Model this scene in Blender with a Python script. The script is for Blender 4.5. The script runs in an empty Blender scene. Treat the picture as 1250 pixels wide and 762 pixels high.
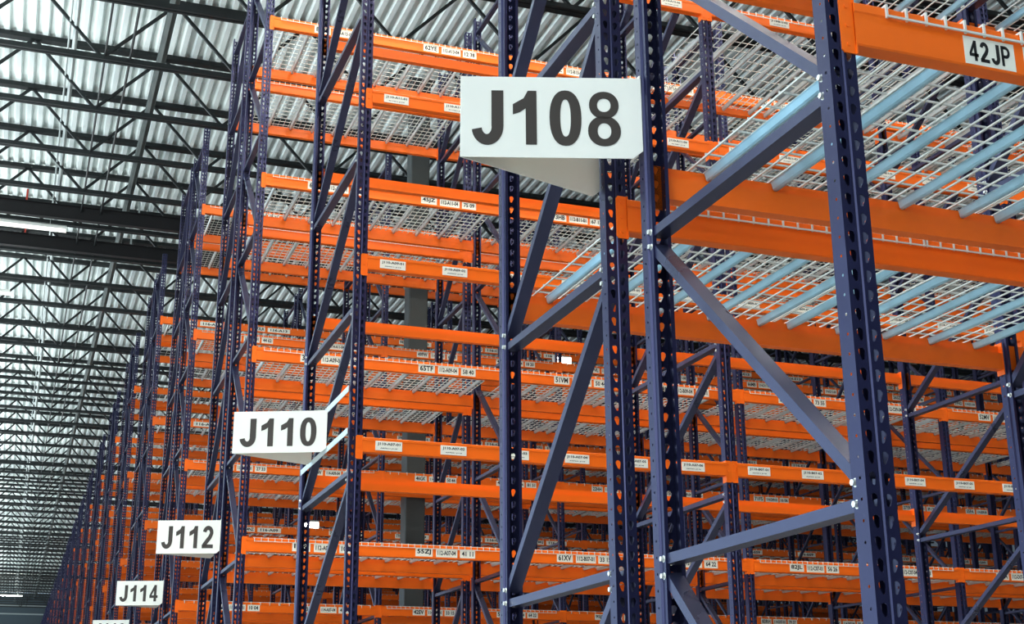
import bpy, bmesh, math, random
from mathutils import Matrix, Vector

random.seed(7)
SC = bpy.context.scene
COL = SC.collection
ZO = 1.68                      # height of the lens above the slab; all heights below are lens-relative
#VIS-BEGIN
VIS = {'F': [0,1,2,3,4,5,6,7,8,9,10,11,12,13,14,15,16,17,18,19,20,21,22,23,24,25,26,27,28,29,30,31,32,33,34,35,36,37,38,39,40,41,42,43,44,45,46,47,48,49,50,51,52,53,54,55,56,57,58,59,60,61,62,63,64,65,66,67,68,69,70,71,72,73,74,75,76,77,78,79,80,81,82,83,84,85,86,87,88,89,90,91,92,93,94,95,96,97,98,99,100,101,102,103,104,105,106,107,108,109,110,111,112,113,114,115,116,117,119,120,121,122,123,124,125,126,128,133,134,135,136,137,138,139,140,141,142,143,145,146,147,148,149,150,152,154,155,156,159,166,168,170,171,177,182,194,196,198,199,200,201,206,219,222,224,225,227,229,232,250,254,255,256,257,258,259,260,261,262,263,264,265,266,267,268,269,270,271,272,273,274,275,276,277,278,279,280,281,282,283,284,285,286,287,288,289,290,291,292,293,294,295,296,297,298,299,300,301,302,303,304,305,306,307,308,309,310,311,313,314,315,316,317,318,319,320,323,324,325,326,327,331,332,333,334,335,336,337,338,339,341,347,348,354,355,356,357,358,362,366,367,368,369,370,374,375,377,378,392,393,394,396,404,405,406,407,408,414,420,421,422,432,433,434,435,436,437,438,440,447,448,449,451,462,463,464,465,466,467,471],
  'B': [0,1,16,17,19,32,33,34,35,36,37,38,39,44,45,46,47,48,50,51,57,59,63,68,69,70,71,72,73,74,75,76,77,78,79,80,81,82,84,85,86,87,89,90,92,93,94,95,97,108,109,110,111,112,113,114,115,116,117,118,119,120,121,124,125,126,127,128,132,133,134,135,136,138,141,143,148,149,150,151,152,153,154,155,156,157,158,159,160,161,164,166,167,168,172,174,175,176,182,183,184,190,204,206,207,208,209,210,211,214,215,216,219,222,223,230,238,239,247,253,261,262,263,264,265,266,270,272,274,278,280,282,286,288,294,296,298,302,304,306,310,314,335,336,337,345,346,352,361,377,406,407,410,411,470,471,472,473,474,476,477,478,480,481,482,483,485,486,487,490,491,495,497,498,558,559,564,565,566,567,568,570,571,572,573,575,576,577,578,579,581,582,583,584,585,586,588,589,590,591,592,593,594,595,596,597,598,599,600,603,606,607,608,614,615,616,638,848,862,1359,1360,1361,1362,1364,1380,1381,1382,1383,1384,1385,1386,1411,1426,1431,1435,1440,1634,1635,1636,1637,1638,1639,1640,1823,1824,1825,1826,1827,1835,1884,1885,1896,1920,2060,2062,2120,2121,2122,2123,2124,2125,2126,2288,2290,2291,2608,2609,2611,2753,2758,2776,2861,2862,2863,2864,2866,2868,2869,2870,3218,3222,3223,3246,3250,3348,3349,3350,3351,3353,3354,3357,3358,3362,3456,3459,3463,3464,3467,3475,3476],
  'D': [0,1,2,3,4,6,11,12,13,16,17,19,26,32,33,34,35,36,37,38,39,40,41,42,43,44,45,46,47,48,49,50,51,52,53,54,55,56,57,58,59,60,61,62,63,64,65,66,67,68,69,70,71,72,73,74,75,76,77,78,79,80,81,82,83,84,85,86,87,88,89,90,91,92,93,94,95,96,97,98,99,100,101,102,103,104,105,106,107,108,109,111,119,120,121,122,123,125,126,129,130,131,138,145,150,156,168,169,175,176,177,178,179,180,183,184,191,192,200,207,208,215,216,232,233,235,247,255,264,271,279,280,305,313,314,322,329,330,338,345,346,354,361,379,380,387,610,1000,1001,1002,1003,1004,1005,1006,1007,1008,1009,1010,1011,1012,1013,1014,1015,1016,1017,1018,1019,1020,1021,1022,1023,1024,1025,1026,1027,1028,1029,1030,1031,1032,1033,1034,1035,1037,1038,1039,1040,1041,1042,1044,1045,1046,1048,1052,1053,1055,1056,1057,1059,1060,1062,1069,1071,1075,1079,1084,1085,1088,1097,1098,1099,1100,1103,1110,1192,1194,1200,1204,1207,1208,1209,1211,1212,1214,1215,1216,1217,1218,1221,1224,1225,1226,1228,1229,1230,1232,1234,1235,1237,1238,1240,1241,1242,1243,1245,1246,1247,1248,1250,1251,1252,1255,1256,1257,1259,1260,1261,1262,1263,1264,1265,1266,1267,1268,1271,1273,1276,1281,1283,1287,1288,1293,1307,1314,1324,1331,1435,1446,1447,1473,1495,1496,1503,1511,1518,1525,1535,1543,1561,1606,1668,1687,1689,1710,1748,1754,1768,1917,1951,2481]}
#VIS-END

# ------------------------------------------------------------------ materials
def new_mat(name):
    m = bpy.data.materials.new(name); m.use_nodes = True
    nt = m.node_tree
    return m, nt, nt.nodes['Principled BSDF']

def mat(name, col, rough=0.5, metal=0.0, vary=0.0, scale=6.0, spec=0.5, stretch=None, coat=0.0):
    m, nt, b = new_mat(name)
    b.inputs['Base Color'].default_value = (*col, 1)
    b.inputs['Roughness'].default_value = rough
    b.inputs['Metallic'].default_value = metal
    b.inputs['Specular IOR Level'].default_value = spec
    b.inputs['Coat Weight'].default_value = coat
    if vary:
        tc = nt.nodes.new('ShaderNodeTexCoord')
        mp = nt.nodes.new('ShaderNodeMapping')
        if stretch: mp.inputs['Scale'].default_value = stretch
        nz = nt.nodes.new('ShaderNodeTexNoise')
        nz.inputs['Scale'].default_value = scale; nz.inputs['Detail'].default_value = 4
        cr = nt.nodes.new('ShaderNodeMapRange')
        cr.inputs['From Min'].default_value = 0.3; cr.inputs['From Max'].default_value = 0.7
        cr.inputs['To Min'].default_value = 1 - vary; cr.inputs['To Max'].default_value = 1 + vary
        mx = nt.nodes.new('ShaderNodeVectorMath'); mx.operation = 'SCALE'
        mx.inputs[0].default_value = col
        nt.links.new(tc.outputs['Object'], mp.inputs['Vector'])
        nt.links.new(mp.outputs['Vector'], nz.inputs['Vector'])
        nt.links.new(nz.outputs['Fac'], cr.inputs['Value'])
        nt.links.new(cr.outputs['Result'], mx.inputs['Scale'])
        nt.links.new(mx.outputs['Vector'], b.inputs['Base Color'])
        mr = nt.nodes.new('ShaderNodeMapRange')
        mr.inputs['To Min'].default_value = max(0.05, rough - .12); mr.inputs['To Max'].default_value = min(1, rough + .12)
        nt.links.new(nz.outputs['Fac'], mr.inputs['Value'])
        nt.links.new(mr.outputs['Result'], b.inputs['Roughness'])
    return m

def emit(name, col, strength):
    m, nt, b = new_mat(name)
    b.inputs['Base Color'].default_value = (.8, .8, .8, 1)
    b.inputs['Emission Color'].default_value = (*col, 1)
    b.inputs['Emission Strength'].default_value = strength
    return m

NAVY = mat('navy_paint', (.026, .027, .086), .31, .45, .12, 3, .8)
NAVY2 = mat('navy_brace_paint', (.055, .060, .120), .31, .45, .12, 4, .8)
ORANGE = mat('orange_paint', (.97, .182, .007), .38, 0, .07, 3, .5, (.4, 2, 2))
WIRE = mat('galvanised_wire', (.70, .70, .65), .40, .05, 0)
CHAN = mat('galvanised_channel', (.42, .65, .75), .42, .25, .10, 9)
CHANG = mat('dull_galvanised_channel', (.60, .61, .58), .42, .25, .10, 9)
ZINC = mat('zinc_bolt', (.85, .86, .80), .25, .5)
WHITE = mat('white_sheet', (.86, .83, .74), .55, 0, .02, 2)
PAPER = mat('label_paper', (.86, .83, .72), .6)
INK = mat('black_ink', (.012, .012, .012), .6)
SIGNINK = mat('charcoal_vinyl', (.058, .044, .034), .55)
DECK = mat('roof_deck_paint', (.80, .86, .84), .5, 0, .05, .8)
JOIST = mat('dark_joist_paint', (.013, .0165, .017), .5, 0, .2, 2)
GIRD = mat('dark_girder_paint', (.006, .005, .006), .55)
PIPE = mat('pale_pipe', (.36, .40, .39), .45)
COLM = mat('column_grey_paint', (.07, .075, .072), .5, 0, .1, 2)
FLOOR = mat('concrete_slab', (.38, .375, .36), .6, 0, .12, .5)
WALL = mat('end_wall_panel', (.07, .095, .11), .7, 0, .1, .3)
HOUSE = mat('lamp_housing', (.80, .80, .74), .45)
GLOWW = emit('work_lamp_glow', (1.0, .98, .92), 9)
GLOWDIM = emit('lamp_diffuser_dim', (1.0, .96, .86), .75)
GLOW = emit('lamp_diffuser_glow', (1.0, .96, .86), 78)
YEL = mat('yellow_wrap', (.85, .50, .06), .6)
CARD = mat('brown_carton', (.45, .28, .14), .8, 0, .1, 5)
RED = mat('red_paint', (.5, .06, .04), .5)

# ------------------------------------------------------------------ mesh helpers
class MB:
    def __init__(s): s.v = []; s.f = []; s.m = []
    def add(s, vs, fs, mi=0):
        o = len(s.v); s.v += [tuple(p) for p in vs]
        s.f += [tuple(i + o for i in f) for f in fs]; s.m += [mi] * len(fs)
    def box(s, x0, x1, y0, y1, z0, z1, mi=0):
        s.add([(x0,y0,z0),(x1,y0,z0),(x1,y1,z0),(x0,y1,z0),(x0,y0,z1),(x1,y0,z1),(x1,y1,z1),(x0,y1,z1)],
              [(0,3,2,1),(4,5,6,7),(0,1,5,4),(1,2,6,5),(2,3,7,6),(3,0,4,7)], mi)
    def prism(s, prof, a, b, mi=0, caps=True):
        """profile of (u,v) extruded along a frame: a,b = functions (u,v)->point"""
        n = len(prof)
        s.add([a(*p) for p in prof] + [b(*p) for p in prof],
              [(i, (i+1) % n, (i+1) % n + n, i + n) for i in range(n)] +
              ([tuple(range(n-1, -1, -1)), tuple(range(n, 2*n))] if caps else []), mi)
    def bar(s, p, q, w, h, side=(1,0,0), mi=0, prof=None):
        p = Vector(p); q = Vector(q); d = (q-p).normalized(); sx = Vector(side)
        sx = (sx - d * sx.dot(d)).normalized(); up = d.cross(sx)
        prof = prof or [(-w/2,-h/2),(w/2,-h/2),(w/2,h/2),(-w/2,h/2)]
        s.prism(prof, lambda u, v: p + sx*u + up*v, lambda u, v: q + sx*u + up*v, mi)
    def tube(s, p, q, r, n=8, mi=0):
        s.bar(p, q, 0, 0, (1,0,0) if abs((Vector(q)-Vector(p)).normalized().x) < .9 else (0,1,0), mi,
              [(r*math.cos(2*math.pi*i/n), r*math.sin(2*math.pi*i/n)) for i in range(n)])
    def mesh(s, name, mats, weld=False, solid=0.0):
        me = bpy.data.meshes.new(name)
        me.from_pydata(s.v, [], s.f)
        for m in (mats if isinstance(mats, (list, tuple)) else [mats]): me.materials.append(m)
        me.polygons.foreach_set('material_index', s.m)
        if weld or solid:
            bm = bmesh.new(); bm.from_mesh(me)
            bmesh.ops.remove_doubles(bm, verts=bm.verts, dist=.0004)
            if solid:
                bmesh.ops.solidify(bm, geom=bm.faces[:], thickness=solid)
            bm.to_mesh(me); bm.free()
        me.update()
        return me

def obj(name, me, parent=None, loc=(0,0,0), rz=0.0):
    o = bpy.data.objects.new(name, me); COL.objects.link(o)
    o.location = loc; o.rotation_euler = (0, 0, rz)
    if parent is not None: o.parent = parent
    return o
def tag(o, label, cat, group=None, kind=None):
    if label: o['label'] = label
    if cat: o['category'] = cat
    if group: o['group'] = group
    if kind: o['kind'] = kind
    return o
def structure(name, me, loc=(0,0,0), label=None):
    o = obj(name, me, None, loc); o['kind'] = 'structure'
    if label: o['label'] = label
    return o

# ------------------------------------------------------------------ layout (measured)
X0 = 1.855; BAY = 2.625; PW = .081; PD = .068
TOP = 8.24; HOR = [.537 + 1.0735*n for n in range(-2, 8)]     # brace heights on every frame
LV = [1.807, 3.62, 5.42, 7.18]                                # shelf levels of the double rows
LV110 = [1.822, 3.025, 4.215, 5.37, 6.56, 7.74]              # beam levels of the single row
D = 1.155; FLUE = .29
ORD = ['first','second','third','fourth','fifth','sixth','seventh','eighth','ninth','tenth','eleventh','twelfth','thirteenth','fourteenth','fifteenth','sixteenth','seventeenth','eighteenth','nineteenth']

class Row: pass
ROWS = []
def row(word, racks, levels, sign=None, deck=True, lv_off=0.0):
    r = Row(); r.word = word; r.racks = racks; r.levels = [z + lv_off for z in levels]; r.sign = sign; r.deck = deck
    r.i = len(ROWS); ROWS.append(r)
row('row J108', [(2.687, D), (2.687 + D + FLUE, D)], [1.868, 3.68, 5.47, 7.23], 'J108')
row('row J110', [(8.10, 1.57)], LV110, 'J110', False)
row('row J112', [(12.52, D), (12.52 + D + FLUE, D)], LV, 'J112')
row('row J114', [(17.72, D), (17.72 + D + FLUE, D)], [1.735, 3.53, 5.295, 7.09], 'J114')
row('row J116', [(23.12, D), (23.12 + D + FLUE, D)], [1.73, 3.545, 5.30, 7.09], 'J116')
for k in range(15):
    y = 28.20 + 5.12 * k
    row(ORD[k] + ' row past J116', [(y, D), (y + D + FLUE, D)], [1.73, 3.55, 5.30, 7.09])

TANL, TANR = -.0, .95
def nbays(r):
    yb = r.racks[-1][0] + r.racks[-1][1]
    return max(1, min(13, int((TANR * yb - X0) / BAY) + 1))

# ------------------------------------------------------------------ upright frames
P = .0508
def teardrop(cx, z, tilt):
    pts = []
    R1, R2, L = .0098, .0046, .0185
    for a in range(-20, 201, 44): pts.append((R1*math.cos(math.radians(a)), R1*math.sin(math.radians(a))))
    for a in (205, 270, 335): pts.append((R2*math.cos(math.radians(a)), -L + R2*math.sin(math.radians(a))))
    c, s = math.cos(tilt), math.sin(tilt)
    return [(cx + c*u - s*v, z + s*u + c*v) for u, v in pts]

def hole_cell(mb, x0, x1, z0, z1, ring, fy, mi=0, rim=None):
    """sheet cell in the x-z plane with a hole; fy maps (x,z) to a point"""
    n = len(ring)
    it = max(range(n), key=lambda i: ring[i][1]); ib = min(range(n), key=lambda i: ring[i][1])
    xt, xb = ring[it][0], ring[ib][0]
    left = []; i = it
    while True:                                    # ring runs anticlockwise: top -> left -> bottom
        left.append(ring[i]);
        if i == ib: break
        i = (i + 1) % n
    right = []; i = ib
    while True:
        right.append(ring[i])
        if i == it: break
        i = (i + 1) % n
    L = left + [(xb, z0), (x0, z0), (x0, z1), (xt, z1)]
    Rr = right + [(xt, z1), (x1, z1), (x1, z0), (xb, z0)]
    if rim:
        pts = [Vector(fy(*p)) for p in ring]; inn = [p + Vector(rim) for p in pts]
        mb.add(pts + inn, [(i, (i+1) % n, (i+1) % n + n, i + n) for i in range(n)], mi)
    for poly in (L, Rr):
        mb.add([fy(*p) for p in poly], [tuple(range(len(poly)-1, -1, -1))], mi)

def post_mesh(name, sgn, detail):
    """perforated open-section upright; sgn +1 shows its face to -Y, -1 to +Y. Origin: left edge of the face, lens height"""
    mb = MB()
    zb = -ZO + .01
    n = int((TOP - zb) / P); zb = TOP - n * P
    G = .0035
    xa, xm, xc = .036, .0405, .045
    def fy(x, z): return (x, 0.0, z)
    if detail:
        side = [(0.0, 0.0), (0.0, .040), (.007, .045), (.007, PD), (.020, PD)]
    else:
        side = [(0.0, 0.0), (0.0, PD), (.014, PD)]
    for k in range(n):
        z0 = zb + k*P; z1 = z0 + P; zc = z0 + P*.56
        hole_cell(mb, 0, xa, z0, z1, teardrop(.0205, zc, .14), fy, 0, (0, .0024, 0) if detail else None)
        hole_cell(mb, xc, PW, z0, z1, teardrop(PW - .0205, zc, -.14), fy, 0, (0, .0024, 0) if detail else None)
        mb.add([(xa,0,z0),(xm,G,z0),(xc,0,z0),(xa,0,z1),(xm,G,z1),(xc,0,z1)], [(0,1,4,3),(1,2,5,4)])
        for mir in (0, 1):
            for (u0, v0), (u1, v1) in zip(side, side[1:]):
                if mir: u0, u1 = PW - u0, PW - u1
                if detail and v0 == 0.0 and v1 == .040:
                    r = .0042; ring = [(.022 + r*math.cos(a*math.pi/3), z0 + P*.5 + r*math.sin(a*math.pi/3)) for a in range(6)]
                    hole_cell(mb, 0, .040, z0, z1, ring, lambda y, z, u=u0: (u, y, z))
                else:
                    mb.add([(u0,v0,z0),(u1,v1,z0),(u1,v1,z1),(u0,v0,z1)], [(0,1,2,3)])
    if sgn < 0:
        mb.v = [(x, -y, z) for x, y, z in mb.v]
    me = mb.mesh(name, NAVY, weld=False)
    return me

CH = [(-.027,-.016),(-.027,.016),(.027,.016),(.027,-.016),(.023,-.016),(.023,.012),(-.023,.012),(-.023,-.016)]
CHI = [(u, -v) for u, v in CH][::-1]
CHF = [(-.019,-.0165),(.019,-.0165),(.019,.0165),(-.019,.0165)]
def brace_pts(depth, diag, n, h):
    ya, yb = .046, depth - .046
    if diag is None: return (PW/2, ya, h), (PW/2, yb, h)
    lo = HOR[n] + .052; hi = HOR[n+1] - .052
    return ((PW/2, ya, lo), (PW/2, yb, hi)) if diag == 'A' else ((PW/2, ya, hi), (PW/2, yb, lo))

_meshes = {}
def cached(key, fn):
    if key not in _meshes: _meshes[key] = fn()
    return _meshes[key]

def base_plate():
    mb = MB(); mb.box(-.02, PW+.02, -.03, .10, -ZO, -ZO+.008); return mb.mesh('base_plate', NAVY)
def bolt_mesh():
    mb = MB(); r = .0085
    mb.bar((-.004,0,0), (.007,0,0), 0, 0, (0,1,0), 0, [(r*math.cos(i*math.pi/3), r*math.sin(i*math.pi/3)) for i in range(6)])
    mb.bar((.0068,0,0), (.0085,0,0), 0, 0, (0,1,0), 0, [(.0115*math.cos(i*math.pi/5), .0115*math.sin(i*math.pi/5)) for i in range(10)])
    return mb.mesh('bolt', ZINC)
def brace_mesh(depth, diag, n):
    mb = MB(); p, q = brace_pts(depth, diag, n, 0 if diag is None else None)
    o = Vector(p) if diag else Vector((0,0,0))
    # the open side of the channel looks down and away
    mb.bar(Vector(p)-o, Vector(q)-o, 0, 0, (1,0,0), 0, CHI if diag == 'A' else CH)
    return mb.mesh('brace', NAVY2)

def frame_label(r, rack, idx):
    side = 'front' if rack == 0 else 'rear'
    return 'dark blue perforated upright frame, %s%s, %s from the cross-aisle end' % (
        r.word, '' if len(r.racks) == 1 else ' %s rack' % side, ORD[idx])

def detailed_frame(r, rack, idx):
    y, depth = r.racks[rack]; diag = 'A' if (rack == 0 and len(r.racks) == 2) else 'B'
    root = bpy.data.objects.new('upright_frame', None); COL.objects.link(root)
    root.location = (X0 + BAY*idx, y, 0); root.empty_display_size = .2
    near = r.i <= 1
    a = cached(('post', 1, near), lambda: post_mesh('post', 1, near))
    b = cached(('post', -1, near), lambda: post_mesh('post_mirrored', -1, near))
    obj('post', a, root, (0, 0, ZO)); obj('post', b, root, (0, depth, ZO))
    pl = cached('plate', base_plate)
    obj('base_plate', pl, root, (0, 0, ZO)); obj('base_plate', pl, root, (0, depth - PD, ZO))
    bm = cached('bolt', bolt_mesh)
    for n, h in enumerate(HOR):
        me = cached(('hb', depth), lambda: brace_mesh(depth, None, 0))
        hb = obj('horizontal_brace', me, root, (0, 0, ZO + h))
        if near and h > .3 and h < 4.5:
            for yy in (.053, depth - .053): obj('bolt', bm, hb, (0, yy, 0))
        if n + 1 < len(HOR):
            me = cached(('db', depth, diag), lambda: brace_mesh(depth, diag, 2))
            p, q = brace_pts(depth, diag, n, None)
            db = obj('diagonal_brace', me, root, (p[0], p[1], ZO + p[2]))
            if near and -.6 < h < 4.5:
                for yy, zz in ((.053 - p[1], 0), (depth - .053 - p[1], q[2] - p[2])): obj('bolt', bm, db, (-p[0], yy, zz))
    return root

def simple_frame_mb(depth, diag, holes):
    mb = MB()
    if holes:
        for s, yy in ((1, 0), (-1, depth)):
            me = cached(('post', s, False), lambda: post_mesh('post', s, False))
            mb.add([(v.co.x, v.co.y + yy, v.co.z) for v in me.vertices], [tuple(p.vertices) for p in me.polygons], 0)
    else:
        mb.box(0, PW, 0, PD, -ZO, TOP); mb.box(0, PW, depth - PD, depth, -ZO, TOP)
    for n, h in enumerate(HOR):
        p, q = brace_pts(depth, None, n, h); mb.bar(p, q, .04, .028, (1,0,0), 1)
        if n + 1 < len(HOR):
            p, q = brace_pts(depth, diag, n, None); mb.bar(p, q, .04, .028, (1,0,0), 1)
    return mb

# ------------------------------------------------------------------ beams
def beam_prof(h):
    return [(.003,0),(0,-.003),(0,-.20*h),(.0035,-.235*h),(.0035,-h+.004),(.007,-h),(.055,-h),(.055,-.042),(.030,-.042),(.030,0)]
BL = BAY - PW                                     # clear length between posts
def beam_mb(h, ends=True):
    mb = MB()
    mb.prism(beam_prof(h), lambda u, v: (0, u, v), lambda u, v: (BL, u, v))
    if ends:
        for s in (0, 1): connector_into(mb, s, h)
    return mb
def connector_into(mb, s, h):
    ph = max(h + .038, .150)
    z1 = .012; z0 = z1 - ph
    a, b = (-.041, .0) if s == 0 else (BL, BL + .041)
    c = .008
    # flat plate over the post face, clipped corners, and the return beside the beam end
    o = -1 if s == 0 else 1
    e = a if s == 0 else b
    prof = [(e - o*c, z0), (e, z0 + c), (e, z1 - c), (e - o*c, z1), (b if s == 0 else a, z1), (b if s == 0 else a, z0)]
    mb.prism(prof, lambda u, v: (u, .008, v), lambda u, v: (u, .0125, v))
    x = 0 if s == 0 else BL
    mb.box(min(x, x - o*.004), max(x, x - o*.004), .004, .058, z0, z1)
    for k in range(3):
        zz = z1 - .025 - k * (ph - .05) / 2
        xx = (a + b) / 2
        mb.tube((xx, .0082, zz), (xx, .0055, zz), .006, 6)
def connector_mesh(s, h):
    mb = MB(); connector_into(mb, s, h); return mb.mesh('beam_connector', ORANGE)

def height_of(r): return .094 if r.i == 1 else .124
def beam_place(r, rack, edge, lvl, bay):
    """edge 0 = the side facing the camera, 1 = the far side"""
    y, depth = r.racks[rack]; z = r.levels[lvl]; x = X0 + BAY*bay + PW
    if edge == 0: return (x, y - .0125, ZO + z), 0.0
    return (x + BL, y + depth + .0125, ZO + z + (.045 if r.i == 1 else 0)), math.pi

LVW = {4: ['lowest visible level', 'second level up', 'third level up', 'top level'],
       6: ['lowest visible level', 'second level up', 'third level up', 'fourth level up', 'fifth level up', 'topmost level']}
def beam_label(r, rack, edge, lvl, bay, txt=None):
    e = 'near edge' if edge == 0 else 'far edge'
    rk = '' if len(r.racks) == 1 else (' front rack' if rack == 0 else ' rear rack')
    if txt: return 'orange beam labelled %s, %s%s, %s, %s' % (txt, r.word, rk, LVW[len(r.levels)][lvl], ORD[bay] + ' bay')
    return 'orange beam, %s%s, %s, %s, %s bay' % (r.word, rk, e, LVW[len(r.levels)][lvl], ORD[bay])

def ribbon(mb, pts, w, fn):
    """flat stroke of width w along pts"""
    n = len(pts); L = []; R = []
    for i in range(n):
        a = Vector(pts[max(0, i-1)]); b = Vector(pts[min(n-1, i+1)]); d = (b - a).normalized()
        nrm = Vector((-d.y, d.x)); ww = w[i] if isinstance(w, list) else w
        p = Vector(pts[i]); L.append(p + nrm*ww/2); R.append(p - nrm*ww/2)
    for i in range(n-1):
        mb.add([fn(*L[i]), fn(*R[i]), fn(*R[i+1]), fn(*L[i+1])], [(0,1,2,3)])
def arc(cx, cy, rx, ry, a0, a1, n=18):
    return [(cx + rx*math.cos(math.radians(a0 + (a1-a0)*i/n)), cy + ry*math.sin(math.radians(a0 + (a1-a0)*i/n))) for i in range(n+1)]
def ring(mb, cx, cy, ox, oy, ix, iy, fn, n=36, p=2.3):
    def pt(rx, ry, t):
        c, s = math.cos(t), math.sin(t)
        return (cx + rx*math.copysign(abs(c)**(2/p), c), cy + ry*math.copysign(abs(s)**(2/p), s))
    for i in range(n):
        t0, t1 = 2*math.pi*i/n, 2*math.pi*(i+1)/n
        mb.add([fn(*pt(ox,oy,t0)), fn(*pt(ox,oy,t1)), fn(*pt(ix,iy,t1)), fn(*pt(ix,iy,t0))], [(0,1,2,3)])
def glyph(mb, ch, fn):
    """bold grotesque glyph, cap height 1, width about .59"""
    if ch == '0': ring(mb, .295, .5, .295, .515, .098, .345, fn)
    elif ch == '8':
        ring(mb, .30, .745, .272, .255, .125, .125, fn, p=2.1); ring(mb, .30, .265, .30, .28, .125, .145, fn, p=2.1)
    elif ch == '1':
        mb.add([fn(*p) for p in [(.235,0),(.435,0),(.435,1),(.275,1),(.20,.86),(0,.745),(0,.555),(.13,.60),(.235,.67)]], [tuple(range(9))])
    elif ch == 'J':
        pts = [(.48,1),(.48,.35)] + arc(.29, .32, .19, .235, 0, -172, 16)
        ribbon(mb, pts, [.22,.22] + [.215 - .002*i for i in range(17)], fn)
    elif ch == '2':
        pts = arc(.30, .70, .185, .215, 172, -20, 14) + [(.40,.48),(.25,.31),(.13,.16),(.11,.09)]
        ribbon(mb, pts, [.19]*15 + [.2,.2,.2,.2], fn)
        mb.add([fn(*p) for p in [(.0,0),(.59,0),(.59,.17),(.0,.17)]], [(0,1,2,3)])
    elif ch == '4':
        mb.add([fn(*p) for p in [(.33,0),(.52,0),(.52,1),(.33,1)]], [(0,1,2,3)])
        mb.add([fn(*p) for p in [(0,.21),(.62,.21),(.62,.37),(0,.37)]], [(0,1,2,3)])
        mb.add([fn(*p) for p in [(0,.37),(.16,.37),(.40,.76),(.35,1)]], [(0,1,2,3)])
    elif ch == 'P':
        mb.add([fn(*p) for p in [(0,0),(.17,0),(.17,1),(0,1)]], [(0,1,2,3)])
        ribbon(mb, [(.1,.925),(.30,.925)] + arc(.30, .70, .20, .225, 90, -90, 14) + [(.1,.475)], .155, fn)
    elif ch == '6':
        ring(mb, .295, .31, .295, .32, .11, .17, fn)
        ribbon(mb, arc(.32, .50, .22, .40, 40, 180, 14), .19, fn)

# stickers -----------------------------------------------------------------
_txt = {}
def text_mesh(s, h, wmax, m=INK, bold=.0):
    key = (s, round(h, 4), round(wmax, 4))
    if key in _txt: return _txt[key]
    c = bpy.data.curves.new('lettering', 'FONT'); c.body = s; c.size = 1.0; c.align_x = 'CENTER'; c.align_y = 'CENTER'
    c.offset = bold; c.resolution_u = 2
    o = bpy.data.objects.new('tmp', c); COL.objects.link(o)
    bpy.context.view_layer.update()
    dg = bpy.context.evaluated_depsgraph_get()
    me = bpy.data.meshes.new_from_object(o.evaluated_get(dg)); me.name = 'lettering'
    bpy.data.objects.remove(o); bpy.data.curves.remove(c)
    xs = [v.co.x for v in me.vertices]; ys = [v.co.y for v in me.vertices]
    sx = wmax / (max(xs) - min(xs)); sy = h / (max(ys) - min(ys))
    cx = (max(xs) + min(xs)) / 2; cy = (max(ys) + min(ys)) / 2
    for v in me.vertices: v.co = ((v.co.x - cx) * sx, 0, (v.co.y - cy) * sy)
    me.materials.clear(); me.materials.append(m)
    _txt[key] = me
    return me
def sticker(beam, x, z, w, h, lines, y=.0016):
    """x,z = sticker centre on the beam face; lines = (text, dz, height, width)"""
    mb = MB(); mb.box(x - w/2, x + w/2, y - .0022, y + .0022, z - h/2, z + h/2)
    s = obj('label_sticker', mb.mesh('label_sticker', PAPER), beam)
    for t, dz, th, tw in lines:
        if t == '42JP':
            g = MB(); gw = tw / 4
            for i, ch in enumerate(t):
                wd = .62 if ch == '4' else .59
                glyph(g, ch, lambda u, v, i=i, wd=wd: (-tw/2 + gw*(i + .08 + .84*u/wd), 0, (v - .5)*th))
            obj('lettering', g.mesh('lettering', INK), s, (x, y - .0030, z + dz)); continue
        obj('lettering', text_mesh(t, th, tw, INK, .024), s, (x, y - .0030, z + dz))
CODES = {(2,0,0):['19RJ','55ZJ'],(2,0,1):['61XV','64RH'],(2,0,2):['82JL','37KD'],(2,0,3):['87BA','48TC'],
         (2,1,0):['36UC','65TF'],(2,1,1):['51VM','58NE'],(2,1,2):['66DX','39PL'],(2,1,3):['52MV','71GS'],
         (2,2,0):['65VX','45JZ'],(2,2,1):['73HB','28WT'],(2,3,0):['81ST','62YE'],(2,3,1):['33AC','47QF'],
         (3,0,0):['24LP','31HM'],(3,0,1):['42EV','57RB'],(3,0,2):['95JN','88KT'],(3,1,0):['83DM','15KW'],(3,1,1):['46GK','47JD'],
         (3,2,0):['69CE','87RN'],(3,2,1):['49FW','47BP'],(0,0,0):['42JP','26FX']}
READABLE = {'19RJ','55ZJ','61XV','82JL','87BA','36UC','65TF','51VM','65VX','45JZ','42EV','95JN','46GK','49FW','42JP'}
LVN = {0:'07', 1:'09', 2:'11', 3:'13', 4:'15', 5:'17'}
BAYL = 'ABCDEFGHJKLMNPQ'
def sticker_codes(r, lvl, bay):
    if (r.i, lvl, bay) in CODES: return CODES[(r.i, lvl, bay)]
    rnd = random.Random(r.i*1000 + lvl*50 + bay)
    return ['%d%s' % (rnd.randint(12, 98), ''.join(rnd.choice('ABCDEFGHJKLMNPRSTUVWXYZ') for _ in 'ab')) for _ in 'ab']
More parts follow.
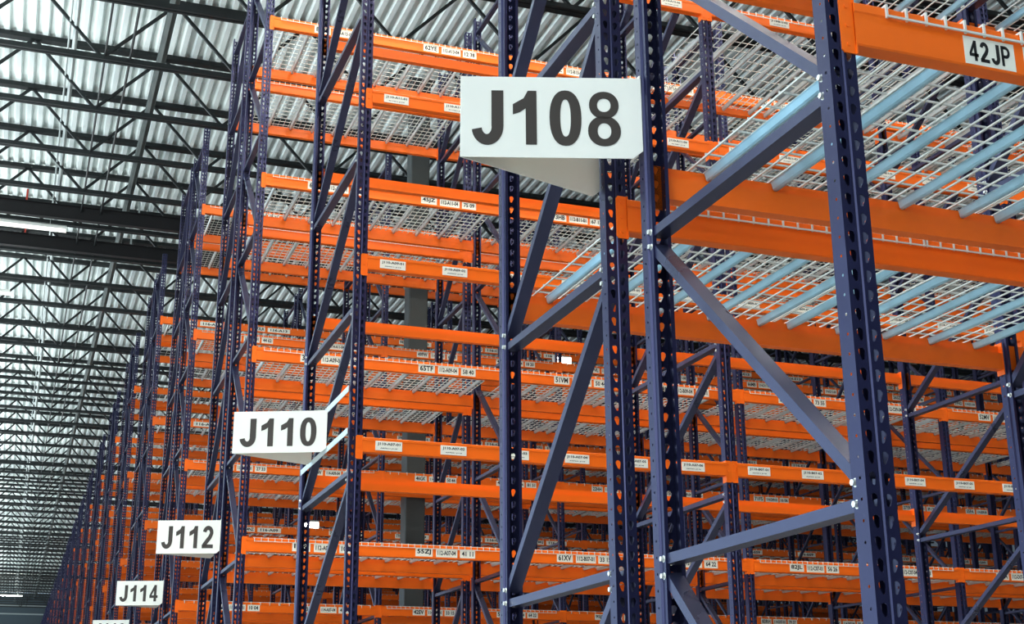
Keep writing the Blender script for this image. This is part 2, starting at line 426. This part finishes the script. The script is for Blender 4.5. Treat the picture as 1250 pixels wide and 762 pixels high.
def add_stickers(b, r, rack, edge, lvl, bay):
    if edge != 0 or rack != 0: return
    h = height_of(r)
    if r.i == 1:
        for k in range(6):
            x = 2.105 - X0 - PW + .424*k
            if k: x += 0
            if x > BL - .09: continue
            sticker(b, x, -.048, .172, .060, [('J110-%s%s-%02d' % (BAYL[bay], LVN[lvl], k+1), .010, .021, .146), ('A%s0%d1 J110' % (LVN[lvl], k+1), -.016, .008, .11)])
        return
    rn = r.sign or 'J1%02d' % (8 + 2*r.i)
    for k, x in ((0, 2.445), (1, 3.625)):
        cd = sticker_codes(r, lvl, bay)[k]
        x = x - X0 - PW
        y = .0051
        if r.i == 0:
            x = (2.365 if k == 0 else 3.60) - X0 - PW
            sticker(b, x, -.076, .168, .084, [(cd, 0, .062, .142)], y)
            if k == 0: sticker(b, x + .215, -.076, .20, .084, [('J108-A07-01', 0, .040, .165)], y)
            continue
        sticker(b, x, -.064, .17, .086, [(cd, 0, .054, .135)], y)
        if r.i <= 3:
            sticker(b, x + .225, -.066, .215, .084, [('%s-%s%s-%02d' % (rn[1:], BAYL[bay], LVN[lvl], k*3+1), 0, .044, .180)], y)
            sticker(b, x + .435, -.066, .155, .084, [('%02d %02d' % (10 + (lvl*17+bay*23+k*31) % 80, 4 + (lvl*29 + bay*11 + k*7) % 60), 0, .046, .115)], y)
        else:
            sticker(b, x + .33, -.066, .40, .084, [('%s-%s%s' % (rn[1:], BAYL[bay], LVN[lvl]), 0, .046, .30)], y)

# ------------------------------------------------------------------ wire decks
DW = 1.20
def deck_mb(depth, lod=0, DW=DW, chans=range(5)):
    mb = MB()
    y0, y1 = -.015, depth + .015
    nw = (20 if DW > 1 else 7) if lod == 0 else 11
    w = .0062 if lod == 0 else .0075
    for i in range(nw):
        x = -DW/2 + .004 + (DW - .008) * i / (nw - 1)
        mb.box(x - w/2, x + w/2, y0 - w, y1 + w, .0, w)
        if lod == 0:
            for ya, yb in ((y0 - w, y0), (y1, y1 + w)): mb.box(x - w/2, x + w/2, ya, yb, -.034, 0)
        else:
            mb.box(x - w/2, x + w/2, y0 - w, y0, -.034, 0)
    nc = 12 if lod == 0 else 7
    for j in range(nc):
        y = .05 + (depth - .10) * j / (nc - 1)
        mb.box(-DW/2, DW/2, y - .0029, y + .0029, .0066, .0125)
    if lod == 0:
        for ya, yb in ((y0 - w - .005, y0 - w), (y1 + w, y1 + w + .005)): mb.box(-DW/2, DW/2, ya, yb, -.034, -.028)
    for c in chans:
        x = (c - 2) * .262
        prof = [(-.0185,-.0015),(-.0155,-.006),(-.011,-.027),(-.005,-.032),(.005,-.032),(.011,-.027),(.0155,-.006),(.0185,-.0015)]
        a, b = .0235, depth - .0235
        mb.prism(prof, lambda u, v: (x + u, a, v), lambda u, v: (x + u, b, v), 1)
    return mb
def deck_place(r, rack, lvl, bay, panel):
    y, depth = r.racks[rack]
    off = (.05 if (r.i == 0 and rack == 0) else .0)
    cx = X0 + BAY*bay + (BAY + PW)/2 + (-.603 if panel == 0 else .603) + off*.5
    if r.i == 1 and bay == 0: cx = X0 + BAY - .24
    return (cx, y, ZO + r.levels[lvl] + .001)
def deck_label(r, rack, lvl, bay, panel):
    return 'wire deck, %s%s, %s, %s bay, %s panel' % (r.word, '' if len(r.racks) == 1 else (' front rack' if rack == 0 else ' rear rack'), LVW[len(r.levels)][lvl], ORD[bay], 'left' if panel == 0 else 'right')

# ------------------------------------------------------------------ spec lists
FRAMES, BEAMS, DECKS = [], [], []
for r in ROWS:
    nb = nbays(r)
    for rk, (y, dep) in enumerate(r.racks):
        for i in range(nb + 1):
            FRAMES.append((r, rk, i))
        for b in range(nb):
            for l in range(len(r.levels)):
                for e in (0, 1): BEAMS.append((r, rk, e, l, b))
                if r.deck or (r.i == 1 and l == 3):
                    for p in (0, 1):
                        if r.deck or (b, p) != (0, 0): DECKS.append((r, rk, l, b, p))

def pick(kind, specs):
    if VIS is None: return set(range(len(specs)))
    return set(VIS[kind])
selF, selB, selD = pick('F', FRAMES), pick('B', BEAMS), pick('D', DECKS)

# frames
stuff = MB()
for n, (r, rk, i) in enumerate(FRAMES):
    y, dep = r.racks[rk]; diag = 'A' if (rk == 0 and len(r.racks) == 2) else 'B'
    if n in selF:
        if (r.i <= 1) or (r.i == 2 and i <= 2) or (r.i == 3 and i <= 1) or (r.i == 4 and i == 0):
            o = detailed_frame(r, rk, i)
        else:
            me = cached(('sf', dep, diag), lambda: simple_frame_mb(dep, diag, True).mesh('upright_frame', [NAVY, NAVY2]))
            o = obj('upright_frame', me, None, (X0 + BAY*i, y, ZO))
        o['vk'] = 'F%d' % n
        tag(o, frame_label(r, rk, i), 'rack frame', 'upright frames of the pallet racks')
    else:
        mb = cached(('sfm', dep, diag), lambda: simple_frame_mb(dep, diag, False))
        stuff.add([(x + X0 + BAY*i, yy + y, z + ZO) for x, yy, z in mb.v], mb.f, 0)
if stuff.v:
    o = obj('upright_frame', stuff.mesh('distant_frames', NAVY)); tag(o, 'the many dark blue rack frames lost deep between the farther rows', 'rack frames', None, 'stuff')

# beams
stuff = MB()
for n, (r, rk, e, l, b) in enumerate(BEAMS):
    loc, rz = beam_place(r, rk, e, l, b); h = height_of(r)
    if n in selB:
        detailed = r.i <= 2 or (r.i == 3 and b <= 2)
        if detailed:
            o = obj('pallet_beam', cached(('beam', h), lambda: beam_mb(h, False).mesh('pallet_beam', ORANGE)), None, loc, rz)
            for s in (0, 1): obj('beam_connector', cached(('con', s, h), lambda: connector_mesh(s, h)), o)
        else:
            o = obj('pallet_beam', cached(('beamf', h), lambda: beam_mb(h, True).mesh('pallet_beam', ORANGE)), None, loc, rz)
        if r.i <= 4: add_stickers(o, r, rk, e, l, b)
        txt = None
        if e == 0 and rk == 0 and r.i in (0, 2, 3) and (r.i, l, b) in CODES:
            txt = ' and '.join(c for c in sticker_codes(r, l, b) if c in READABLE) or None
        o['vk'] = 'B%d' % n
        tag(o, beam_label(r, rk, e, l, b, txt), 'beam', 'orange pallet rack beams')
    else:
        c = -1 if rz else 1
        mb = cached(('bs', h), lambda: simple_beam(h)) if False else None
        x0, y0, z0 = loc
        xa, xb = (x0, x0 + BL) if c > 0 else (x0 - BL, x0)
        ya, yb = (y0, y0 + .055) if c > 0 else (y0 - .055, y0)
        stuff.box(xa - .04, xb + .04, ya, yb, z0 - h, z0)
if stuff.v:
    o = obj('pallet_beam', stuff.mesh('distant_beams', ORANGE)); tag(o, 'the many orange beams seen small deep between the farther rack rows', 'beams', None, 'stuff')

# decks
stuff = MB()
for n, (r, rk, l, b, p) in enumerate(DECKS):
    if r.i == 1 and b == 0: continue               # no deck in the first bay of the single row
    y, dep = r.racks[rk]; loc = deck_place(r, rk, l, b, p)
    if n in selD:
        lod = 0 if r.i <= 3 else 1
        me = cached(('deck', dep, lod), lambda: deck_mb(dep, lod).mesh('wire_deck', [WIRE, CHANG]))
        part = r.i == 1 and b == 0
        if r.i <= 2:
            key = ('deckw', dep, r.i == 0, part)
            def split():
                mb = deck_mb(dep, 0, .42, (1.4, 2.6)) if part else deck_mb(dep, 0); w = MB(); c = MB()
                for f, m in zip(mb.f, mb.m):
                    (w if m == 0 else c).add([mb.v[i] for i in f], [tuple(range(len(f)))])
                cs = []
                for k in ((1.4, 2.6) if part else range(5)):
                    mm = MB()
                    for f, m in zip(mb.f, mb.m):
                        if m == 1:
                            xs = sum(mb.v[i][0] for i in f)/len(f)
                            if abs(xs - (k-2)*.262) < .1: mm.add([mb.v[i] for i in f], [tuple(range(len(f)))])
                    cs.append(mm.mesh('support_channel', CHAN if r.i == 0 else CHANG, weld=True))
                return w.mesh('wire_deck', WIRE, weld=True), cs
            wm, cs = cached(key, split)
            o = obj('wire_deck', wm, None, loc)
            for cme in cs: obj('support_channel', cme, o)
        else:
            o = obj('wire_deck', me, None, loc)
        o['vk'] = 'D%d' % n
        tag(o, deck_label(r, rk, l, b, p), 'shelf', 'wire mesh decks on the rack shelves')
    else:
        mb = cached(('deckmb', dep), lambda: deck_mb(dep, 1))
        x0, y0, z0 = loc
        stuff.v += [(x + x0, yy + y0, z + z0) for x, yy, z in mb.v]
        o_ = len(stuff.v) - len(mb.v)
        stuff.f += [tuple(i + o_ for i in f) for f in mb.f]; stuff.m += mb.m
if stuff.v:
    o = obj('wire_deck', stuff.mesh('distant_decks', [WIRE, CHANG])); tag(o, 'the many wire decks seen small deep between the farther rack rows', 'shelves', None, 'stuff')

if VIS is not None:
    for o in bpy.data.objects:
        if 'vk' in o: del o['vk']

# ------------------------------------------------------------------ row signs
def row_sign(name, ya, yb, xr, zt=2.150, zb=1.845, xf=1.262, straps=None):
    yc = (ya + yb) / 2
    root_me = MB()
    t = .004
    a = Vector((xr, ya, 0)); f = Vector((xf, yc, 0)); b = Vector((xr, yb, 0))
    def panel(p, q):
        d = (q - p); nrm = Vector((d.y, -d.x, 0)).normalized() * t/2
        c = .035
        L = d.length
        prof = [(0, zb), (0, zt), (L - .0, zt), (L, zt), (L, zb + c*.8), (L - c, zb)]
        dn = d.normalized()
        root_me.prism(prof, lambda u, v: p + dn*u + nrm + Vector((0,0,v)), lambda u, v: p + dn*u - nrm + Vector((0,0,v)))
    panel(f, a); panel(f, b)
    o = obj('row_sign', root_me.mesh('row_sign', WHITE), None, (0, 0, ZO))
    for side, (p, q) in enumerate(((f, a), (f, b))):
        mb = MB(); d = (q - p); L = d.length; dn = d.normalized()
        out = Vector((dn.y, -dn.x, 0));
        if side == 1: out = -out
        H = (zt - zb) * .67; base = zb + (zt - zb) * .155
        lays = [(.058, .235, .59), (.287, .418, .435), (.489, .665, .59), (.70, .878, .59)] if name == 'J108' else \
               [(.07, .245, .59), (.30, .43, .59), (.51, .64, .59), (.715, .89, .59)]
        for ch, (u0, u1, gw) in zip(name, lays):
            gw = {'1': .435, '4': .62}.get(ch, .59)
            def fn(u, v, u0=u0, u1=u1, gw=gw):
                s = u0 + (u1 - u0) * u / gw
                if side == 1: s = 1 - s - .0
                return p + dn * (s * L) + out * (t/2 + .0012) + Vector((0, 0, base + v * H))
            glyph(mb, ch, fn)
        obj('lettering', mb.mesh('lettering', SIGNINK), o)
    if straps:
        for z in (2.135, 1.862):
            mb = MB(); mb.box(xr + .001, xr + .005, straps[0], straps[1], z - .02, z + .02)
            obj('support_strap', mb.mesh('support_strap', mat_strap), o)
    else:
        for yy, s in ((ya, -1), (yb, 1)):
            mb = MB(); mb.box(xr - .004, xr + .0, yy + min(0, -s*.03), yy + max(0, -s*.03) + .0, zt - .05, zt + .012)
            obj('mounting_tab', mb.mesh('mounting_tab', WHITE), o)
    return o
mat_strap = mat('pale_strap_paint', (.62, .70, .74), .4, .2)
s = row_sign('J108', 3.80, 4.17, X0 - .004, 2.178, 1.878)
tag(s, 'large white folded sign reading J108 on the nearest rack row end', 'sign', 'white row signs')
s = row_sign('J110', 8.72, 9.20, X0 - .012, 2.128, 1.845, straps=(8.12, 9.58))
tag(s, 'white folded sign reading J110 held on two pale straps', 'sign', 'white row signs')
s = row_sign('J112', 13.62, 14.04, X0 - .004, 2.128, 1.80)
tag(s, 'small white folded sign reading J112 on the third row end', 'sign', 'white row signs')
s = row_sign('J114', 18.80, 19.24, X0 - .01, 2.095, 1.775)
tag(s, 'small white folded sign reading J114 low at the left', 'sign', 'white row signs')
s = row_sign('J116', 23.95, 24.38, X0 - .02, 2.005, 1.70)
tag(s, 'white sign cut off by the lower photo edge, below J114', 'sign', 'white row signs')

# ------------------------------------------------------------------ building
XA, XB, YA, YB = -16.0, 46.0, -10.0, 113.0
ZT, ZB = 11.30, 10.08
mb = MB()
x = XA; prof = []
while x < XB:
    prof += [(x, .075), (x + .075, .075), (x + .100, 0), (x + .178, 0)]; x += .203
for i in range(len(prof) - 1):
    (xa, za), (xb, zb_) = prof[i], prof[i+1]
    mb.add([(xa, YA, za), (xa, YB, za), (xb, YB, zb_), (xb, YA, zb_)], [(0,1,2,3)])
structure('ceiling', mb.mesh('ceiling', DECK), (0, 0, ZO + ZT), 'pale ribbed steel roof deck')
mb = MB(); mb.box(XA, XB, YA, YB, -.2, 0)
structure('floor', mb.mesh('floor', FLOOR), (0, 0, -.001), 'grey concrete warehouse slab')
mb = MB(); mb.box(XA, XB, YB, YB + .2, 0, ZO + ZT)
structure('wall_back', mb.mesh('wall_back', WALL), (0, 0, 0), 'dark blue-grey end wall far down the cross-aisle')

for n, z in ((1, 10.33), (2, 9.71)):
    mb = MB(); mb.box(XA, XB, YB - .06, YB, z - .05, z + .05)
    structure('trim_%d' % n, mb.mesh('trim', PIPE), (0, 0, ZO), 'pale horizontal rail on the far end wall')

def angle_pair(mb, p, q, w):
    mb.bar(p, q, w, w*.8, (0,1,0))
def joist_meshes():
    top = MB(); bot = MB(); web = MB()
    top.box(XA, XB, -.075, .075, ZT - .085, ZT - .002)
    bot.box(XA, XB, -.065, -.012, ZB, ZB + .075); bot.box(XA, XB, .012, .065, ZB, ZB + .075)
    pan = 2.10; x = XA + .7; zt, zb = ZT - .06, ZB + .05
    while x + pan < XB:
        web.bar((x, 0, zt), (x + pan*.5, 0, zb), .045, .045, (0,1,0))
        web.bar((x + pan*.5, 0, zb), (x + pan, 0, zt), .045, .045, (0,1,0))
        x += pan
    return top.mesh('top_chord', JOIST), bot.mesh('bottom_chord', JOIST), web.mesh('web', JOIST)
tm, bmsh, wm = joist_meshes()
JY = [12.27 + 1.872*n for n in range(54)]
vis = 0
for n, y in enumerate(JY):
    o = bpy.data.objects.new('roof_joist', None); COL.objects.link(o); o.location = (0, y, ZO)
    obj('top_chord', tm, o); obj('bottom_chord', bmsh, o); obj('web', wm, o)
    if n < 12:
        lab = 'dark open-web roof joist, %s from the camera under the pale roof deck' % ORD[n]
    else:
        lab = 'dark open-web roof joist in the dense far stretch of the roof'
    tag(o, lab, 'roof joist', 'open-web steel roof joists')
# dark girders crossing the aisle at the second column line
for y, w in ((26.55, 'nearer'), (28.45, 'farther')):
    mb = MB(); z = 10.10
    mb.box(XA, XB, -.07, .07, z - .145, z - .13); mb.box(XA, XB, -.07, .07, z + .13, z + .145); mb.box(XA, XB, -.04, .04, z - .13, z + .13)
    o = obj('roof_girder', mb.mesh('roof_girder', GIRD), None, (0, y, ZO))
    tag(o, 'thick near-black girder under the roof at left, the %s of the two' % w, 'girder')
    for hx in (-.55, 1.6, 5.2, 9.4):
        hb = MB(); hb.box(hx - .018, hx + .018, -.018, .018, z + .145, z + .40)
        obj('hanger_rod', hb.mesh('hanger_rod', RED if hx < 0 else PIPE), o)
# bridging rods and pipes running along the building
def runner(name, x, z, r, m, lab, cat):
    mb = MB(); mb.tube((0, YA + 12, 0), (0, YB - .5, 0), r, 8)
    tag(obj(name, mb.mesh(name, m), None, (x, 0, ZO + z)), lab, cat)
runner('sprinkler_pipe', .03, 10.62, .038, PIPE, 'pale sprinkler pipe running along the roof at far left', 'pipe')
runner('conduit', -.06, 10.66, .016, PIPE, 'thin pale conduit beside the sprinkler pipe under the roof', 'conduit')
runner('bridging_rod', .49, 10.14, .018, JOIST, 'thin dark bridging rod across the joists, nearest right of the pale pipe', 'rod')
runner('bridging_rod', .86, 10.14, .020, JOIST, 'thin dark bridging rod across the joists, second right of the pale pipe', 'rod')
runner('branch_pipe', 1.40, 10.75, .075, mat('grey_pipe', (.085, .10, .095), .5), 'thick grey branch pipe along the roof above the rack row ends', 'pipe')
runner('bridging_rod', 6.4, 10.14, .020, JOIST, 'thin dark bridging rod over the second rack bays', 'rod')
runner('bridging_rod', 11.6, 10.14, .020, JOIST, 'thin dark bridging rod over the fourth rack bays', 'rod')

# building column in the flue of row J114
mb = MB()
cxa, cxb, cya, cyb = 5.18, 5.48, 18.885, 19.155
prof = []
for px, py, a0 in ((cxb-.02, cyb-.02, 0), (cxa+.02, cyb-.02, 90), (cxa+.02, cya+.02, 180), (cxb-.02, cya+.02, 270)):
    prof += arc(px, py, .02, .02, a0, a0 + 90, 4)
mb.prism(prof, lambda u, v: (u, v, .012), lambda u, v: (u, v, ZO + ZB + .05))
o = obj('building_column', mb.mesh('building_column', COLM)); tag(o, 'dark grey square steel building column rising behind the J112 beams', 'column')
mb = MB(); mb.box(cxa - .1, cxb + .1, cya, cyb, 0, .012); obj('base_plate', mb.mesh('base_plate', COLM), o)
mb = MB(); mb.box(cxa - .06, cxb + .06, cya - .04, cyb + .04, ZO + ZB + .05, ZO + ZB + .07); obj('cap_plate', mb.mesh('cap_plate', COLM), o)

# ------------------------------------------------------------------ high-bay lamps over every aisle
AISLES = [6.70, 11.06, 16.40, 21.60] + [26.72 + 5.12*k for k in range(16)]
hm = MB()
hp = [(-.09, 0), (-.125, -.03), (-.125, -.075), (.125, -.075), (.125, -.03), (.09, 0)]
hm.prism(hp, lambda u, v: (-1.22, u, v), lambda u, v: (1.22, u, v))
dm = MB(); dm.add([(-1.19, -.105, -.0765), (1.19, -.105, -.0765), (1.19, .105, -.0765), (-1.19, .105, -.0765)], [(0, 3, 2, 1)])
dm.add([(-1.19, -.04, .0015), (1.19, -.04, .0015), (1.19, .04, .0015), (-1.19, .04, .0015)], [(0, 1, 2, 3)])
rm = MB()
for xx in (-.9, .9): rm.tube((xx, 0, 0), (xx, 0, .20), .006, 6)
hme, dme, rme = hm.mesh('lamp_housing', HOUSE), dm.mesh('diffuser', GLOW), rm.mesh('hanger', PIPE)
AW = ['J108 and J110', 'J110 and J112', 'J112 and J114', 'J114 and J116']
dme2 = dme.copy(); dme2.materials.clear(); dme2.materials.append(GLOWDIM)
LAMPS = [(-.97, 1.55, 'added unseen over the near aisle, left of the camera'), (3.68, 1.55, 'added unseen over the near aisle before the first J108 bay'),
         (8.33, 1.55, 'added unseen over the near aisle before the third J108 bay'),  # near-aisle lamps are unseen, added to light the nearest frame and sign
         (-.97, 6.70, 'over the first aisle, left of the J108 row end'), (3.68, 6.70, 'over the aisle between J108 and J110, first bay'),
         (8.33, 6.70, 'over the aisle between J108 and J110, third bay'),
         (-.97, 11.06, 'over the second aisle, left of the J110 row end'), (3.68, 11.06, 'over the aisle between J110 and J112, first bay'),
         (8.33, 11.06, 'over the aisle between J110 and J112, third bay'),
         (-.97, 26.90, 'below the dark girders at the left photo edge'), (-2.01, 31.48, 'just peeking in at the left edge below the girders'),
         (-.75, 100.5, 'glowing far down the cross-aisle at the lower left corner')]
for xx, y, wh in LAMPS:
    o = obj('high_bay_lamp', hme, None, (xx, y, ZO + 9.92))
    obj('diffuser', dme if abs(y - 29) > 4 or xx > 5 else dme2, o); obj('hanger', rme, o)
    tag(o, 'long white ceiling lamp ' + wh, 'lamp', 'long ceiling lamps over the aisles')

# two bright lamps standing on shelf edges deep in the racks
for lx, ly, lz, wh in ((7.13, 17.86, 5.295 + .014, 'glowing on a J114 shelf, seen under the J110 back beam'), (4.57, 23.26, 3.545 + .014, 'glowing on a J116 shelf, seen below the J110 sign')):
    mb = MB(); mb.prism([(0, 0), (.10, 0), (.10, .14), (.03, .15), (0, .12)], lambda u, v: (0, u, v), lambda u, v: (.27, u, v))
    o = obj('work_lamp', mb.mesh('work_lamp', HOUSE), None, (lx, ly, ZO + lz))
    mb = MB(); mb.box(.012, .258, -.006, 0, .014, .116)
    obj('diffuser', mb.mesh('diffuser', GLOWW), o)
    tag(o, 'small bright white lamp ' + wh, 'lamp')

# ------------------------------------------------------------------ light
w = bpy.data.worlds.new('World'); SC.world = w; w.use_nodes = True
nt = w.node_tree; bg = nt.nodes['Background']
tc = nt.nodes.new('ShaderNodeTexCoord'); sp = nt.nodes.new('ShaderNodeSeparateXYZ')
nt.links.new(tc.outputs['Generated'], sp.inputs[0])
mr = nt.nodes.new('ShaderNodeMapRange'); mr.inputs['From Min'].default_value = .2; mr.inputs['From Max'].default_value = -.9
mr.inputs['To Min'].default_value = .12; mr.inputs['To Max'].default_value = 2.6
nt.links.new(sp.outputs['X'], mr.inputs['Value'])
bg.inputs['Color'].default_value = (.66, .84, 1.0, 1)
nt.links.new(mr.outputs['Result'], bg.inputs['Strength'])

sd = bpy.data.lights.new('side_fill_sun', 'SUN'); sd.energy = .55; sd.angle = math.radians(30); sd.color = (1, .98, .94)  # soft sun added from the left to light the post sides
so = bpy.data.objects.new('side_fill_sun', sd); COL.objects.link(so)
so.rotation_euler = Vector((.80, .50, -.33)).to_track_quat('-Z', 'Y').to_euler(); so.location = (-8, -8, 6)

# unseen fill lights added left of the cross-aisle to brighten the roof
for k in range(9):
    al = bpy.data.lights.new('roof_fill_light', 'AREA'); al.shape = 'RECTANGLE'; al.size = 3; al.size_y = 8; al.energy = 1150; al.color = (.96, 1, .99)
    ao = bpy.data.objects.new('roof_fill_light', al); COL.objects.link(ao)
    ao.location = (-7, 6 + 12*k, 7.0); ao.rotation_euler = Vector((.05, 0, 1)).to_track_quat('-Z', 'Y').to_euler()

# ------------------------------------------------------------------ camera
yaw, pitch, roll, F = 0.34743868, 0.30827401, -0.00607222, 1654.2026
f = Vector((math.sin(yaw)*math.cos(pitch), math.cos(yaw)*math.cos(pitch), math.sin(pitch)))
rr = Vector((math.cos(yaw), -math.sin(yaw), 0)); uu = rr.cross(f)
r2 = rr*math.cos(roll) + uu*math.sin(roll); u2 = uu*math.cos(roll) - rr*math.sin(roll)
cd = bpy.data.cameras.new('Camera'); cam = bpy.data.objects.new('Camera', cd); COL.objects.link(cam)
M = Matrix((r2, u2, -f)).transposed().to_4x4(); M.translation = Vector((0, 0, ZO))
cam.matrix_world = M
cd.sensor_fit = 'HORIZONTAL'; cd.sensor_width = 36; cd.lens = F / 1250 * 36; cd.clip_end = 400
SC.camera = cam
SC.view_settings.view_transform = 'Standard'
SC.view_settings.look = 'None'
SC.view_settings.exposure = 0.27
SC.view_settings.gamma = 0.87
